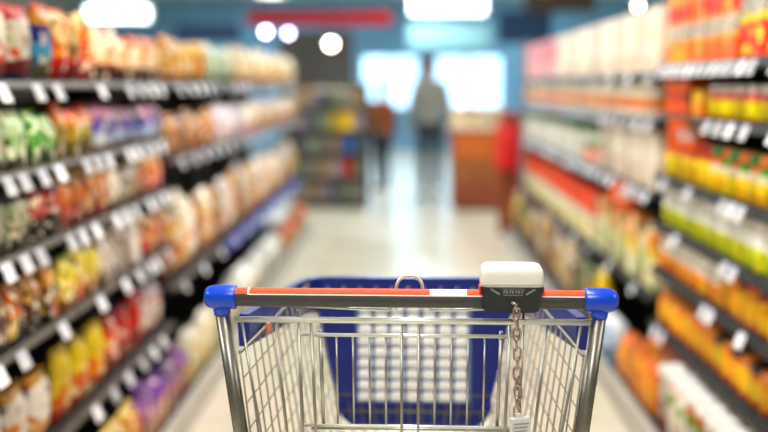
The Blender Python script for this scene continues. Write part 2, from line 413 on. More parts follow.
D('G', 'bag', .15, .22, .07, 'cream bag with peach print', pack('p_G', [(0, 'DCB478'), (.3, 'F4E6CC'), (.8, 'F8F2E4')], [('F0C070', 12, .58, 0, 1), ('E88A50', 16, .67, 0, .6)]))
D('H', 'packet', .115, .15, .05, 'pale green packet', pack('p_H', [(0, '4A4A38'), (.2, 'A9BE96'), (.6, 'C9D6B8')], [('EAEEDC', 20, .55, .2, 1), ('A05040', 22, .66, 0, .8)]))
D('I', 'packet', .10, .15, .05, 'bright green packet', pack('p_I', [(0, '2C5A1E'), (.3, '5AA42C'), (.8, '8CC44A')], [('E8F0D0', 22, .57, .2, 1)]))
D('J', 'packet', .10, .16, .05, 'orange and yellow packet', pack('p_J', [(0, '8A7A28'), (.35, 'C8B23C'), (.6, 'F0A01E'), (.85, 'E8601E')], [('F0EAD0', 20, .6, 0, .7)]))
D('K', 'packet', .115, .145, .05, 'violet and pale blue packet', pack('p_K', [(0, '6A3A20'), (.16, 'B8C8E4'), (.42, '5A60C0'), (.66, '8A4A86'), (.85, 'C08AA8')], [('E8B0C0', 20, .58, .5, 1), ('E6ECF6', 24, .58, .15, .5)]))
D('L', 'packet', .12, .19, .06, 'amber packet', pack('p_L', [(0, '8A4A14'), (.2, 'D8902C'), (.65, 'F0B450')], [('B8661C', 18, .58, 0, 1), ('F6DCA0', 20, .62, .2, 1)]))
D('Mm', 'packet', .12, .20, .06, 'pinkish white packet', pack('p_M', [(0, 'B89AA0'), (.3, 'EEDCDC'), (.75, 'E6D2DA')], [('F8F0F0', 14, .52, 0, 1), ('4A5AA8', 18, .7, 0, .5)]))
D('N', 'packet', .14, .21, .06, 'cream and orange packet', pack('p_N', [(0, 'D89050'), (.35, 'F6E6C4'), (.8, 'F4ECDC')], [('EEA858', 12, .6, 0, 1)]))
D('O', 'packet', .15, .162, .06, 'sage packet with dark base', pack('p_O', [(0, '2E2A20'), (.22, '8A9A70'), (.5, 'B4C09A'), (.8, '3A3A30')], [('E0DCC8', 18, .56, .25, .8), ('C08A78', 20, .68, .1, .7)]))
D('Pp', 'packet', .10, .17, .05, 'dark packet with red label', pack('p_P', [(0, '28201A'), (.25, '3A2A20'), (.4, 'C8321E'), (.72, '9A1E18'), (.85, '201A18')], [('F0E0D0', 26, .62, .42, .72)]))
D('Q', 'packet', .11, .168, .05, 'orange and red packet', pack('p_Q', [(0, '8A2A14'), (.2, 'D8501C'), (.45, 'F4982C'), (.78, 'F2C44C')], [('F4E0B4', 20, .6, .2, 1), ('C8341C', 18, .64, 0, .8)]))
D('R', 'packet', .12, .165, .05, 'white packet with brown base', pack('p_R', [(0, '6A4A28'), (.25, 'E8E2DA'), (.85, '8A7030')], [('C8B8A0', 18, .58, .2, 1)]))
D('S', 'packet', .11, .17, .05, 'brown and tan packet', pack('p_S', [(0, '2A1C12'), (.3, '6A4420'), (.6, 'B88A4A')], [('E0C890', 18, .6, .1, 1), ('D87A24', 20, .63, 0, 1)]))
D('T', 'packet', .12, .18, .05, 'acid yellow packet', pack('p_T', [(0, '8A5A14'), (.25, 'D8B41C'), (.5, 'E8D82A'), (.9, '9AB03C')], [('F4F0C0', 20, .62, .2, 1), ('D87A1C', 18, .62, 0, .6)]))
D('U', 'packet', .12, .19, .05, 'grey-pink packet', pack('p_U', [(0, '6A5A50'), (.25, 'C8BEB4'), (.7, 'DCD0C8')], [('D86A4A', 18, .63, 0, 1), ('F0ECE8', 20, .56, 0, 1)]))
D('V', 'bag', .17, .23, .08, 'white bag with red base and chip print', pack('p_V', [(0, 'C81E28'), (.18, 'F0C8A0'), (.34, 'F6F0EA'), (.86, 'E2B860')], [('E8A03C', 22, .57, .1, .6), ('C03A2C', 20, .64, .2, .9)]))
D('W', 'bag', .14, .245, .07, 'yellow bag with orange base', pack('p_W', [(0, 'B8541C'), (.25, 'EE9A30'), (.5, 'E8D020'), (.85, 'D8C020')], [('F6E48C', 18, .58, .3, 1), ('D8502A', 20, .62, 0, .6), ('F4EED0', 22, .64, 0, .6)]))
D('X', 'bag', .13, .22, .07, 'red bag with yellow print', pack('p_X', [(0, 'A01418'), (.4, 'D82A1E'), (.8, 'B8201C')], [('F0B83C', 20, .62, 0, .8), ('F0E0D0', 18, .62, .3, 1)]))
D('Y', 'bag', .13, .21, .07, 'grey-white bag with red print', pack('p_Y', [(0, '8A2A20'), (.3, 'D8CCC8'), (.8, 'C8C4D0')], [('C83A30', 18, .6, 0, 1)]))
D('Z', 'packet', .15, .20, .08, 'orange and cream packet', pack('p_Z', [(0, 'C8641C'), (.4, 'F0A040'), (.65, 'F4DCA0')], [('E8501C', 16, .57, 0, .8), ('F8ECC8', 18, .58, .3, 1)]))
D('a', 'packet', .12, .21, .08, 'purple packet with tan base', pack('p_a', [(0, 'A8643C'), (.38, 'B88A90'), (.6, '7A3A98'), (.85, '5A2A7A')], [('C8A0D0', 26, .58, .45, 1), ('D8B8A8', 22, .58, 0, .5)]))
D('b', 'packet', .15, .22, .08, 'cream packet with yellow print', pack('p_b', [(0, 'E8D8A8'), (.3, 'F2EAD2'), (.8, 'F4F0E4')], [('F0C81E', 10, .58, 0, .7)]))
D('c', 'bag', .20, .37, .10, 'tall cream bag with amber base', pack('p_c', [(0, '8A5210'), (.16, 'E8A41C'), (.42, 'F0D080'), (.62, 'F4ECDC')], [('F6F0E4', 10, .52, .3, 1), ('E0A030', 10, .6, 0, .9)]))
D('d', 'bag', .19, .36, .10, 'tall pinkish bag', pack('p_d', [(0, 'B87070'), (.2, 'E8CCC4'), (.5, 'F4ECE6')], [('E8B488', 10, .62, 0, .8)]))
D('e', 'bag', .19, .36, .10, 'tall peach bag', pack('p_e', [(0, 'D8804A'), (.3, 'EED0A0'), (.6, 'F6EAD4')], [('F0B860', 10, .6, 0, 1)]))
D('f', 'packet', .30, .20, .14, 'broad white packet', pack('p_f', [(0, 'E4DCCC'), (.4, 'F6F4EE')], [('E8E0D0', 8, .6, 0, 1)]))
D('g', 'packet', .20, .20, .10, 'pink and red packet', pack('p_g', [(0, 'E8C050'), (.4, 'E85A60'), (.7, 'D03A4C')], [('F4D070', 10, .58, 0, 1)]))
# ---- sauce side designs
M_capR = mat('red_cap', 'B8281C', .35); M_capO = mat('orange_cap', 'F0781E', .35); M_capG = mat('green_cap', '1E8A32', .35); M_capW = mat('white_cap', 'ECEAE4', .35)
M_capD = mat('black_cap', '241C1A', .35); M_lidG = mat('silver_lid', 'D0CCC4', .35); M_lidW = mat('white_lid', 'F2F0EC', .35); M_lidP = mat('orange_lid', 'E88420', .35)
D('c1', 'carton', .115, .25, .08, 'yellow carton with red base block', pack('q_1', [(0, 'E8501C'), (.06, 'E81E14'), (.42, 'F0D43C'), (.52, 'C8C4B8'), (.72, 'F4D428'), (.85, 'E8281C')], [('F6E870', 16, .56, .06, .5), ('55504A', 60, .6, .52, .72)]), catname='carton')
D('c2', 'carton', .16, .25, .08, 'orange carton with red badge', pack('q_2', [(0, 'F0741C'), (.28, 'F0A018'), (.34, 'C8BEB0'), (.56, 'F08A1E'), (.62, 'E8321C'), (.85, 'F09A2C')], [('F4B41E', 9, .54, 0, .34), ('55504A', 60, .6, .34, .54), ('F2A83C', 12, .55, .6, 1)]))
D('j1', 'jar', .115, .112, .1, 'yellow jar with red shoulder', pack('q_3', [(0, 'C8301C'), (.12, 'F0D828'), (.72, 'E0503C'), (.88, 'E8A0A0')], [('F6E850', 14, .55, .1, .7)]), M_lidG)
D('c3', 'carton', .13, .09, .08, 'low amber carton', pack('q_4', [(0, 'F0A818'), (.5, 'F4C828')], [('E8701C', 20, .6, 0, 1)]))
D('c4', 'carton', .14, .15, .08, 'orange-red carton', pack('q_5', [(0, 'FA6A1C'), (.35, 'E8501C'), (.55, 'FA7A1E'), (.8, 'C84018')], [('8A2A18', 16, .6, .3, .9)]))
D('b1', 'bottle', .082, .15, .08, 'yellow bottle with orange cap', pack('q_6', [(0, 'E8B414'), (.35, 'F0D01E'), (.55, 'D8D0B8'), (.72, '3A9A34')], [('F4DC3C', 14, .55, 0, .5)]), M_capO)
D('b2', 'bottle', .082, .15, .08, 'yellow bottle with green cap', pack('q_7', [(0, 'E8B414'), (.4, 'F0D01E'), (.55, 'DCD4C0'), (.75, 'F08024')], [('F4DC3C', 14, .55, 0, .5)]), M_capG)
D('b3', 'bottle', .082, .15, .08, 'yellow bottle with red cap', pack('q_8', [(0, 'E0B818'), (.5, 'F0D428'), (.72, 'C87A60')], [('F4DC3C', 14, .55, 0, .6)]), M_capR)
D('b4', 'jar', .085, .15, .08, 'lime jar with white top', pack('q_9', [(0, 'C8D010'), (.45, 'DCE02A'), (.56, 'F2F2EC')], [('E4E448', 12, .55, 0, .5)]), M_capW)
D('b5', 'jar', .08, .145, .08, 'orange jar with white top', pack('q_10', [(0, 'EE7018'), (.3, 'F49A1E'), (.58, 'F0EAE0')], [('F4B438', 14, .57, 0, .5)]), M_capW)
D('b6', 'bottle', .08, .15, .08, 'amber bottle with red label and dark cap', pack('q_11', [(0, 'E88A90'), (.10, 'F6B41C'), (.60, 'F4BC28'), (.82, 'D0301C')], [('C0281C', 18, .66, .4, 1), ('F6D048', 14, .58, .1, .7)]), M_capD)
D('b7', 'bottle', .08, .15, .08, 'amber bottle with red cap', pack('q_12', [(0, 'E88A90'), (.10, 'F6B41C'), (.6, 'F09C1C')], [('3A2418', 18, .67, .5, 1), ('F6D048', 14, .58, .1, .7)]), M_capR)
D('j2', 'jar', .085, .125, .08, 'yellow jar with black lid', pack('q_13', [(0, 'E87878'), (.16, 'F2B81C'), (.8, 'E88A1E')], [('F6D848', 14, .56, .2, 1), ('2A2018', 22, .66, .4, 1)]), M_capD)
D('j3', 'jar', .085, .125, .08, 'yellow jar with orange lid', pack('q_14', [(0, 'E87878'), (.16, 'F6B41C'), (.8, 'F0921E')], [('F6C838', 14, .56, .2, 1)]), M_lidP)
D('t1', 'tub', .11, .22, .1, 'white-lidded tub with green print', pack('q_15', [(0, 'C85A1E'), (.25, 'E0DCD0'), (.6, '8AA03C'), (.8, 'E88A2C')], [('8A5A78', 18, .6, 0, .6), ('F0ECE4', 14, .55, 0, 1)]), M_lidW)
D('p1', 'packet', .11, .20, .09, 'bright orange packet', pack('q_16', [(0, 'F4A41C'), (.5, 'F6B01E'), (.8, 'E0741C')], [('F08A18', 14, .56, 0, 1), ('C8601C', 18, .66, .5, 1)]))
D('p2', 'packet', .12, .19, .09, 'blue and white packet', pack('q_17', [(0, '4A8AC4'), (.4, '6AA4D8'), (.7, 'E8ECF0')], [('F0F4F8', 10, .58, 0, 1), ('E8C83C', 12, .62, 0, .6)]))
D('c5', 'carton', .105, .27, .08, 'tall cream carton', pack('q_18', [(0, 'F0DCC8'), (.3, 'F4EAD8'), (.8, 'F2E8DC')], [('F0D4B4', 9, .57, 0, 1), ('FAF6F0', 9, .6, 0, 1)]))
D('c6', 'carton', .12, .27, .08, 'tall pink carton', pack('q_19', [(0, 'F4C4C0'), (.4, 'F2A4B0'), (.8, 'E88AA0')], [('F8DCD8', 8, .56, 0, 1)]))
D('c7', 'carton', .095, .155, .08, 'cream carton with orange band', pack('q_20', [(0, 'DCD0C4'), (.14, 'F0E0CC'), (.26, 'EE8E14'), (.56, 'F4EAD8')], [('E06A10', 8, .56, .26, .56)]))
D('c8', 'carton', .105, .25, .08, 'beige carton', pack('q_21', [(0, 'D8C8B8'), (.4, 'E8DCCC'), (.85, 'E4D4C8')], [('F0E8DC', 9, .56, 0, 1)]))
D('c9', 'carton', .11, .20, .08, 'grey-white carton with green top', pack('q_22', [(0, 'E0DCD0'), (.7, 'D8D4C8'), (.85, '3A7A44')], [('EEEAE4', 9, .55, 0, .8)]))
D('cA', 'carton', .11, .28, .08, 'pale carton with orange-red top', pack('q_23', [(0, 'E8DCB8'), (.3, 'DCD8C8'), (.52, 'EC4A14'), (.85, 'E03A12')], [('F07A1C', 9, .6, .5, 1), ('D8C04A', 9, .58, 0, .45)]))
D('cB', 'carton', .11, .28, .08, 'pale yellow carton with peach top', pack('q_24', [(0, 'C8D0A0'), (.35, 'F0D888'), (.6, 'F0B070'), (.85, 'EE8A4A')], [('F4ECD0', 9, .57, 0, 1)]))
D('c4x', 'carton', .11, .26, .08, 'pale green and brown carton', pack('q_28', [(0, '6A4A28'), (.3, 'B8C094'), (.65, 'D8D0B0'), (.85, '4A6A3A')], [('F0E0C0', 9, .57, 0, 1)]))
D('h1', 'bag', .19, .335, .10, 'beige and tan bag', pack('q_25', [(0, '8A6A34'), (.3, 'D8C090'), (.7, 'E8DCC0')], [('C8943C', 9, .57, 0, 1), ('F0E8D8', 10, .58, .2, 1)]))
D('h2', 'bag', .18, .32, .10, 'pale pink bag with orange print', pack('q_26', [(0, 'C88A60'), (.3, 'F0D4C4'), (.7, 'F0E0D0')], [('F08A5A', 9, .58, 0, 1)]))
D('h4', 'bag', .17, .31, .10, 'dark brown bag', pack('p_h4', [(0, '2A1E14'), (.4, '5A3A1E'), (.8, '3A2A1C')], [('C89A50', 10, .6, 0, 1)]))
D('h5', 'bag', .16, .31, .10, 'dark green bag', pack('p_h5', [(0, '24301E'), (.4, '3E5A30'), (.8, '5A6A3A')], [('E8D8A8', 10, .6, 0, 1)]))
D('c0', 'bag', .18, .33, .10, 'tall amber bag', pack('p_c0', [(0, '7A3E0C'), (.3, 'D88A1C'), (.7, 'EEB648')], [('8A4A14', 10, .6, 0, 1), ('F6E0A8', 12, .6, 0, 1)]))
D('d0', 'bag', .17, .33, .10, 'tall white bag', pack('p_d0', [(0, 'B8A080'), (.25, 'F4EEE6'), (.85, 'E8DCD0')], [('E0A060', 12, .64, 0, .8)]))
D('L0', 'packet', .12, .17, .06, 'brown packet', pack('p_L0', [(0, '4A2410'), (.4, 'A85A1C'), (.8, '6A3414')], [('E8B050', 20, .6, 0, 1)]))
D('h3', 'bag', .18, .33, .10, 'yellow bag with dark base', pack('q_27', [(0, '4A3A20'), (.3, 'D8AC3C'), (.7, 'E8CC6A')], [('4A4A34', 10, .63, 0, 1)]))

# ---- snack side runs
tl = 'top shelf'; s2 = 'second shelf'; s3 = 'third shelf'; s4 = 'fourth shelf'; s5 = 'fifth shelf'; s6 = 'sixth shelf'; lo = 'base deck'
f = FL+.012
run(-1, 'A', 1.80, 2.86, 1.36, f, (SN, tl)[0]+'|'+tl)
run(-1, 'B', 2.86, 3.0, 1.36, f, SN+'|'+tl)
run(-1, ['Cc', 'C2'], 3.0, 3.40, 1.36, f, SN+'|'+tl)
run(-1, 'Dd', 3.40, 4.30, 1.36, f, SN+'|'+tl)
run(-1, 'E', 4.36, 5.28, 1.36, f, SN+'|'+tl)
run(-1, 'F', 5.28, 6.08, 1.36, f, SN+'|'+tl)
run(-1, 'G', 6.08, 9.55, 1.36, f, SN+'|'+tl)
run(-1, 'H', 1.80, 2.74, 1.14, f, SN+'|'+s2)
run(-1, 'I', 2.74, 2.98, 1.14, f, SN+'|'+s2)
run(-1, 'J', 2.98, 3.33, 1.14, f, SN+'|'+s2)
run(-1, 'K', 3.33, 4.29, 1.14, f, SN+'|'+s2)
run(-1, ['L', 'L', 'L0'], 4.36, 5.44, 1.05, f, SN+'|'+s2)
run(-1, 'Mm', 5.44, 6.62, 1.05, f, SN+'|'+s2)
run(-1, ['N', 'Mm', 'N', 'L0'], 6.62, 9.55, 1.05, f, SN+'|'+s2)
run(-1, 'O', 1.80, 2.76, .937, f, SN+'|'+s3)
run(-1, 'Pp', 2.76, 2.98, .937, f, SN+'|'+s3)
run(-1, 'Q', 2.98, 3.46, .937, f, SN+'|'+s3)
run(-1, 'R', 3.46, 3.86, .937, f, SN+'|'+s3)
run(-1, 'Q', 3.86, 4.29, .937, f, SN+'|'+s3)
run(-1, 'S', 1.80, 2.96, .704, f, SN+'|'+s4)
run(-1, 'T', 2.96, 3.36, .704, f, SN+'|'+s4)
run(-1, 'U', 3.36, 3.92, .704, f, SN+'|'+s4)
run(-1, 'Q', 3.92, 4.29, .704, f, SN+'|'+s4)
run(-1, ['c0', 'c', 'd0', 'c0', 'c'], 4.36, 5.70, .52, f, SN+'|'+s3)
run(-1, ['d', 'd0', 'c0'], 5.70, 6.72, .52, f, SN+'|'+s3)
run(-1, ['e', 'c0', 'd', 'd0'], 6.72, 9.55, .52, f, SN+'|'+s3)
run(-1, 'V', 1.80, 2.92, .38, f, SN+'|'+s5)
run(-1, 'W', 2.92, 3.45, .38, f, SN+'|'+s5)
run(-1, 'X', 3.45, 3.92, .38, f, SN+'|'+s5)
run(-1, 'Y', 3.92, 4.29, .38, f, SN+'|'+s5)
fb = .872
run(-1, 'Z', 2.2, 3.48, DECK, fb, SN+'|'+lo)
run(-1, 'a', 3.48, 4.26, DECK, fb, SN+'|'+lo)
run(-1, 'b', 4.26, 5.50, DECK, fb, SN+'|'+lo)
run(-1, 'f', 5.50, 7.66, DECK, fb, SN+'|'+lo)
run(-1, 'g', 7.70, 9.5, DECK, fb, SN+'|'+lo)
# ---- sauce side runs
f = FR+.012
run(1, 'c1', 2.1, 3.34, 1.43, f, SA+'|'+tl)
run(1, 'c2', 3.34, 4.26, 1.43, f, SA+'|'+tl)
run(1, 'c5', 4.36, 7.3, 1.40, f, SA+'|'+tl, .006)
run(1, 'c6', 7.3, 9.12, 1.40, f, SA+'|'+tl, .006)
run(1, 'j1', 2.1, 3.70, 1.24, f, SA+'|'+s2, .03)
run(1, 'c3', 3.72, 3.92, 1.24, f, SA+'|'+s2)
run(1, 'c4', 3.92, 4.27, 1.24, f, SA+'|'+s2)
run(1, 'c7', 4.36, 9.12, 1.21, f, SA+'|'+s2, .006)
run(1, ['b1', 'b2'], 2.1, 3.62, 1.00, f, SA+'|'+s3)
run(1, 'b3', 3.62, 4.27, 1.00, f, SA+'|'+s3)
run(1, 'c8', 4.36, 5.62, .92, f, SA+'|'+s3)
run(1, 'c9', 5.62, 9.12, .92, f, SA+'|'+s3)
run(1, 'b4', 2.1, 4.27, .81, f, SA+'|'+s4, .008)
run(1, ['cB', 'c4x', 'cB'], 4.36, 5.66, .50, f, SA+'|'+s4)
run(1, 'cA', 5.66, 9.12, .50, f, SA+'|'+s4)
run(1, ['b6', 'b7'], 2.1, 3.46, .63, f, SA+'|'+s5)
run(1, 'b5', 3.46, 4.27, .63, f, SA+'|'+s5, .008)
run(1, ['j2', 'j3'], 2.1, 3.52, .41, f, SA+'|'+s6)
run(1, 'j3', 3.52, 4.27, .41, f, SA+'|'+s6, .008)
fb = .912
run(1, 't1', 2.15, 3.86, DECK, fb, SA+'|'+lo, .014, depthrows=3)
run(1, 'p1', 3.90, 4.56, DECK, fb, SA+'|'+lo, .006, depthrows=2)
run(1, 'p2', 4.56, 5.02, DECK, fb, SA+'|'+lo)
run(1, ['h1', 'h2', 'h3', 'h4', 'h5'], 5.02, 9.1, DECK, fb, SA+'|'+lo, mixed=True)

def stem_kind(k): return k.replace('_', ' ')
by = {}
for it in ITEMS: by.setdefault((it[2], it[3]), []).append(it)
for (desc, row), its in by.items():
    side, sh = row.split('|'); its.sort(key=lambda t: t[4])
    for n, it in enumerate(its):
        where = '%s of %s' % (sh, side)
        if sh.endswith('rank'): where = 'rank '.join(()) or '%s of %s' % (' '.join(sh.split()[-2:]), side+' base')
        lab = '%s on the %s' % (desc, where) if len(its) == 1 else '%s, %s from trolley end, %s' % (desc, ordw(n+1), where.replace(' of ', ' ') if len(desc.split()) > 6 else where)
        tag(it[0], lab, {'snack_bag': 'bag'}.get(it[1], it[1]), '%ss on the %s' % (stem_kind(it[1]), where))

# ---- price cards on the rails
tg = NB(); box(tg, -.0008, .0008, -.032, .032, 0, .048, .0006, seg=1); tg = mk('price_card', tg, M_tag)
tg2 = NB(); box(tg2, -.0008, .0008, -.15, .15, 0, .05, .0006, seg=1); tg2 = mk('price_strip', tg2, M_tag)
def cards(side, z, face, ys, row):
    ang = math.atan2(.022, .05)
    for n, y in enumerate(ys):
        o = obj('price_card', tg, None)
        o.location = (side*(face-.0205), y, z-.048); o.rotation_euler = (0, side*ang, 0)
        tag(o, 'white price card, %s from trolley end, on rail of %s' % (ordw(n+1), row), 'price card', 'price cards on the '+row)
def spread(a, b, step, j=.02, skip=()):
    out = []; y = a; i = 0
    while y < b:
        if i not in skip: out.append(y+random.uniform(-j, j))
        y += step; i += 1
    return out
def fix(ys, bounds):
    return [y for y in ys if all(abs(y-b) > .045 for b in bounds)]
cards(-1, 1.36, FL, fix([2.5, 2.74, 2.9, 3.32, 3.66, 3.82, 3.98, 4.13]+spread(4.5, 9.4, .22), LB), 'top shelf of snack shelving')
cards(-1, 1.14, FL, fix(spread(2.5, 4.2, .125, .02, (4, 8)), LB), 'second shelf of snack shelving')
cards(-1, 1.05, FL, fix(spread(4.5, 9.4, .26), LB), 'far second shelf of snack shelving')
cards(-1, .937, FL, fix(spread(2.48, 4.2, .12, .015, (3, 7, 11)), LB), 'third shelf of snack shelving')
cards(-1, .704, FL, fix(spread(2.42, 4.2, .16, .03, (2, 6)), LB), 'fourth shelf of snack shelving')
cards(-1, .38, FL, fix(spread(2.45, 4.2, .18, .03, (1,)), LB), 'fifth shelf of snack shelving')
cards(-1, .52, FL, fix(spread(4.5, 9.4, .45), LB), 'far third shelf of snack shelving')
cards(1, 1.43, FR, fix(spread(2.9, 4.2, .098, .008), RB), 'top shelf of sauce shelving')
cards(1, 1.40, FR, fix(spread(4.4, 9.0, .42), RB), 'far top shelf of sauce shelving')
cards(1, 1.24, FR, fix(spread(2.9, 3.6, .125, .01), RB), 'second shelf of sauce shelving')
cards(1, 1.21, FR, fix(spread(4.4, 9.0, .2, .02), RB), 'far second shelf of sauce shelving')
cards(1, 1.00, FR, fix([3.06, 3.15, 3.24, 3.33, 3.74, 4.1], RB), 'third shelf of sauce shelving')
cards(1, .92, FR, fix(spread(4.4, 9.0, .12, .01), RB), 'far third shelf of sauce shelving')
cards(1, .81, FR, fix([3.2, 3.26+.03, 3.9], RB), 'fourth shelf of sauce shelving')
cards(1, .63, FR, fix([3.1, 3.42, 3.5], RB), 'fifth shelf of sauce shelving')
cards(1, .50, FR, fix(spread(4.6, 9.0, .55), RB), 'far fourth shelf of sauce shelving')
cards(1, .41, FR, fix([3.0, 4.05, 4.16], RB), 'sixth shelf of sauce shelving')

# ---- orange promotion signs clipped to the sauce shelving rails, facing down the aisle
def promo(y, z, wd, ht, rnd, label, band=None):
    t = empty('promotion_sign', (FR-.03, y, z), 0, label, 'sign', 'orange promotion signs')
    bm = NB(); n = 28
    if rnd: poly = [(wd/2*math.cos(2*PI*k/n)+wd/2-.04, -ht/2+ht/2*math.sin(2*PI*k/n)) for k in range(n)]
    else: poly = [(-.04, 0), (wd-.04, 0), (wd-.04, -ht), (-.04, -ht)]
    obj('card', prism(bm, poly, -.002, .002), M_sign, t)
    bm = NB()
    for k, (a, b) in enumerate(((.22, .78), (.30, .70))):
        zz = -ht*(.42+.2*k)
        x = wd*a
        while x < wd*b:
            ww = random.uniform(.008, .016); box(bm, x-.04, x-.04+ww, -.0032, -.0021, zz-.008, zz+.008); x += ww+.004
    obj('lettering', bm, M_white, t)
    obj('clip_or_reflection', tube(NB(), [(-.02, 0, -.004), (-.02, 0, .012), (.03, 0, .02)], .003, 6), M_rail, t)
    if band: obj('top_band', box(NB(), -.04, wd-.04, -.0032, -.0021, -ht*.3, 0), band, t)
promo(3.80, 1.235, .135, .115, False, 'square orange promotion sign with white lettering by the amber cartons')
promo(4.86, .925, .15, .135, True, 'round orange promotion sign with white lettering beside beige cartons')
promo(5.56, 1.06, .09, .10, True, 'small orange promotion sign with a green band', M_capG)

# ================================================================ trolley
T = empty('shopping_trolley', (0.0085, 1.55, 0), math.radians(-1.4),
          'steel wire shopping trolley with blue plastic corners and orange-striped handle', 'shopping trolley')
HZ = 1.0395
hd = obj('handle', lathe(NB(), [(.0128, -.27), (.0136, -.268), (.0136, .262), (.0128, .264)], 32, 'X', (0, 0, HZ)), M_grey, T)
def arc_strip(x0, x1, a0, a1, r, m, name, parent, th=.0007):
    bm = NB(); n = 10; ins = []; outs = []
    for k in range(n+1):
        a = math.radians(a0+(a1-a0)*k/n); c, s = -math.cos(a), math.sin(a)
        ins.append((c*r, HZ+s*r)); outs.append((c*(r+th), HZ+s*(r+th)))
    prism(bm, ins+outs[::-1], x0, x1, 'YZ')
    return obj(name, bm, m, parent)
arc_strip(-.2615, -.2405, 32, 118, .0136, M_orange, 'orange_stripe', hd)
arc_strip(-.2375, .029, 32, 118, .0136, M_orange, 'orange_stripe', hd)
arc_strip(.083, .254, 32, 118, .0136, M_orange, 'orange_stripe', hd)
arc_strip(-.2405, -.2375, 28, 118, .0136, M_white, 'white_border', hd)
arc_strip(-.2375, .254, 26.5, 32, .0136, M_white, 'white_border', hd)
arc_strip(.029, .083, 32, 118, .0136, M_white, 'white_label', hd)
# blue end caps with a collar over the frame tubes
def dome(r, x0, x1, s):
    pr = [(r*.97, x0), (r, x0+.002)]
    L = x1-x0
    for k in range(0, 9):
        a = PI/2*k/8; pr.append((r*(math.cos(a)**.55 if k < 8 else .05), x0+L*.62+L*.38*math.sin(a)))
    pr = [(rr, xx*s) for rr, xx in pr]
    return pr
for s in (-1, 1):
    x0, x1 = (.2555, .3045) if s > 0 else (.259, .3065)
    bm = NB(); lathe(bm, dome(.0182, x0, x1, s), 28, 'X', (0.005*0, 0, HZ))
    ex = .2785 if s > 0 else .2815
    tube(bm, [Vector((s*ex, 0, HZ-.008)), Vector((s*(ex-.0015), 0, HZ-.026))], [.0135, .0122], 24)
    obj('end_cap', bm, M_blue, T, True)
    bm = NB(); pts = [(s*(ex-.001), 0, HZ-.02), (s*.255, 0, .83), (s*.228, -.005, .55), (s*.222, .02, .42), (s*.222, .10, .30), (s*.222, .20, .215)]
    tube(bm, pts, .0112, 20); obj('frame_tube', bm, M_tube, T)
# rear gate of heavy wire
bm = NB(); zt, zb = 1.0060, .45
tube(bm, [(-.262, .0, zt), (.268, .0, zt)], .0046, 10, mi=1)
def gate_wire(x0, xm, r=.0023, ztop=None):
    k = (xm-x0)/(zt-.832)
    tube(bm, [(x0, .004, ztop or zt), (xm, .004, .832), (xm+k*(.832-zb)*.6, .004, zb)], r, 8)
for x0, xm in ((-.253, -.226), (-.202, -.186), (-.148, -.142), (-.0128, -.0124)):
    gate_wire(x0, xm); gate_wire(-x0, -xm)
for s in (-1, 1): gate_wire(s*.167, s*.162, .0026, 1.0195)
tube(bm, [(-.20, .004, zb), (.20, .004, zb)], .004, 8)
obj('rear_gate', bm, [M_steel, M_steelLit], T)
# fold-down child seat flap of thin wire
bm = NB(); yf = .014
tube(bm, [(-.168, yf-.004, 0.9812), (.168, yf-.004, 0.9812)], .0028, 8, mi=1)
tube(bm, [(-.163, yf-.004, .841), (.163, yf-.004, .841)], .0026, 8, mi=1)
tube(bm, [(-.150, yf+.004, .834), (.150, yf+.004, .834)], .002, 8)
for i in range(10):
    if i in (4, 5): continue
    x = -.111+.2225*i/9; tube(bm, [(x, yf, .983), (x*.985, yf, .838)], .00165, 6)
for s in (-1, 1):
    tube(bm, [(s*.1355, yf, .9885), (s*.131, yf, .836)], .0028, 8)
obj('child_seat_flap', bm, [M_steel, M_steelLit], T)
# bail ring above the handle and bracing wires just under it
bm = NB(); pts = []
for k in range(13):
    a = PI*k/12; pts.append((-.0015+.0195*math.cos(a), 0.022, 1.052+.0185*math.sin(a)))
pts = [(.018, .022, 1.018)]+pts+[(-.021, .022, 1.018)]
tube(bm, pts, .0026, 8); obj('hook_ring', bm, M_steelLit, T)
bm = NB()
for s in (-1, 1):
    tube(bm, [(s*.155, .01, 1.0245), (s*.09, .006, 1.0225), (s*.032, .006, 1.021), (s*.022, .012, 1.028)], .0021, 8)
obj('handle_brace', bm, M_steelLit, T)
# basket: side walls, floor, front
def rimpt(s, v):    # v 0 rear .. 1 front, outer line of the basket top
    return Vector((s*(.262-.040*v), .04+.62*v, .945-.004*v))
def botpt(s, v):
    return Vector((s*(.215-.065*v), .05+.58*v, .50+.10*v))
for s in (-1, 1):
    bm = NB()
    for k in range(15):
        v = k/14; tube(bm, [rimpt(s, v), botpt(s, v)], .0015, 6)
    for k in range(1, 12):
        u = k/11; tube(bm, [rimpt(s, 0).lerp(botpt(s, 0), u), rimpt(s, 1).lerp(botpt(s, 1), u)], .0013, 6)
    tube(bm, [rimpt(s, 0)+Vector((0, 0, .0)), rimpt(s, 1)], .0026, 8)
    obj('basket_side', bm, M_side, T)
bm = NB()
for k in range(9):
    q = k/8; tube(bm, [botpt(-1, 0).lerp(botpt(1, 0), q), botpt(-1, 1).lerp(botpt(1, 1), q)], .0019, 6)
for k in range(11):
    v = k/10; tube(bm, [botpt(-1, v), botpt(1, v)], .0019, 6)
obj('basket_floor', bm, M_side, T)
bm = NB()
for k in range(14):
    q = k/13; tube(bm, [rimpt(-1, 1).lerp(rimpt(1, 1), q)+Vector((0, .004, -.01)), botpt(-1, 1).lerp(botpt(1, 1), q)+Vector((0, .004, 0))], .0019, 6)
for k in range(1, 10):
    u = k/10; tube(bm, [rimpt(-1, 1).lerp(botpt(-1, 1), u), rimpt(1, 1).lerp(botpt(1, 1), u)], .0019, 6)
obj('basket_front', bm, M_side, T)
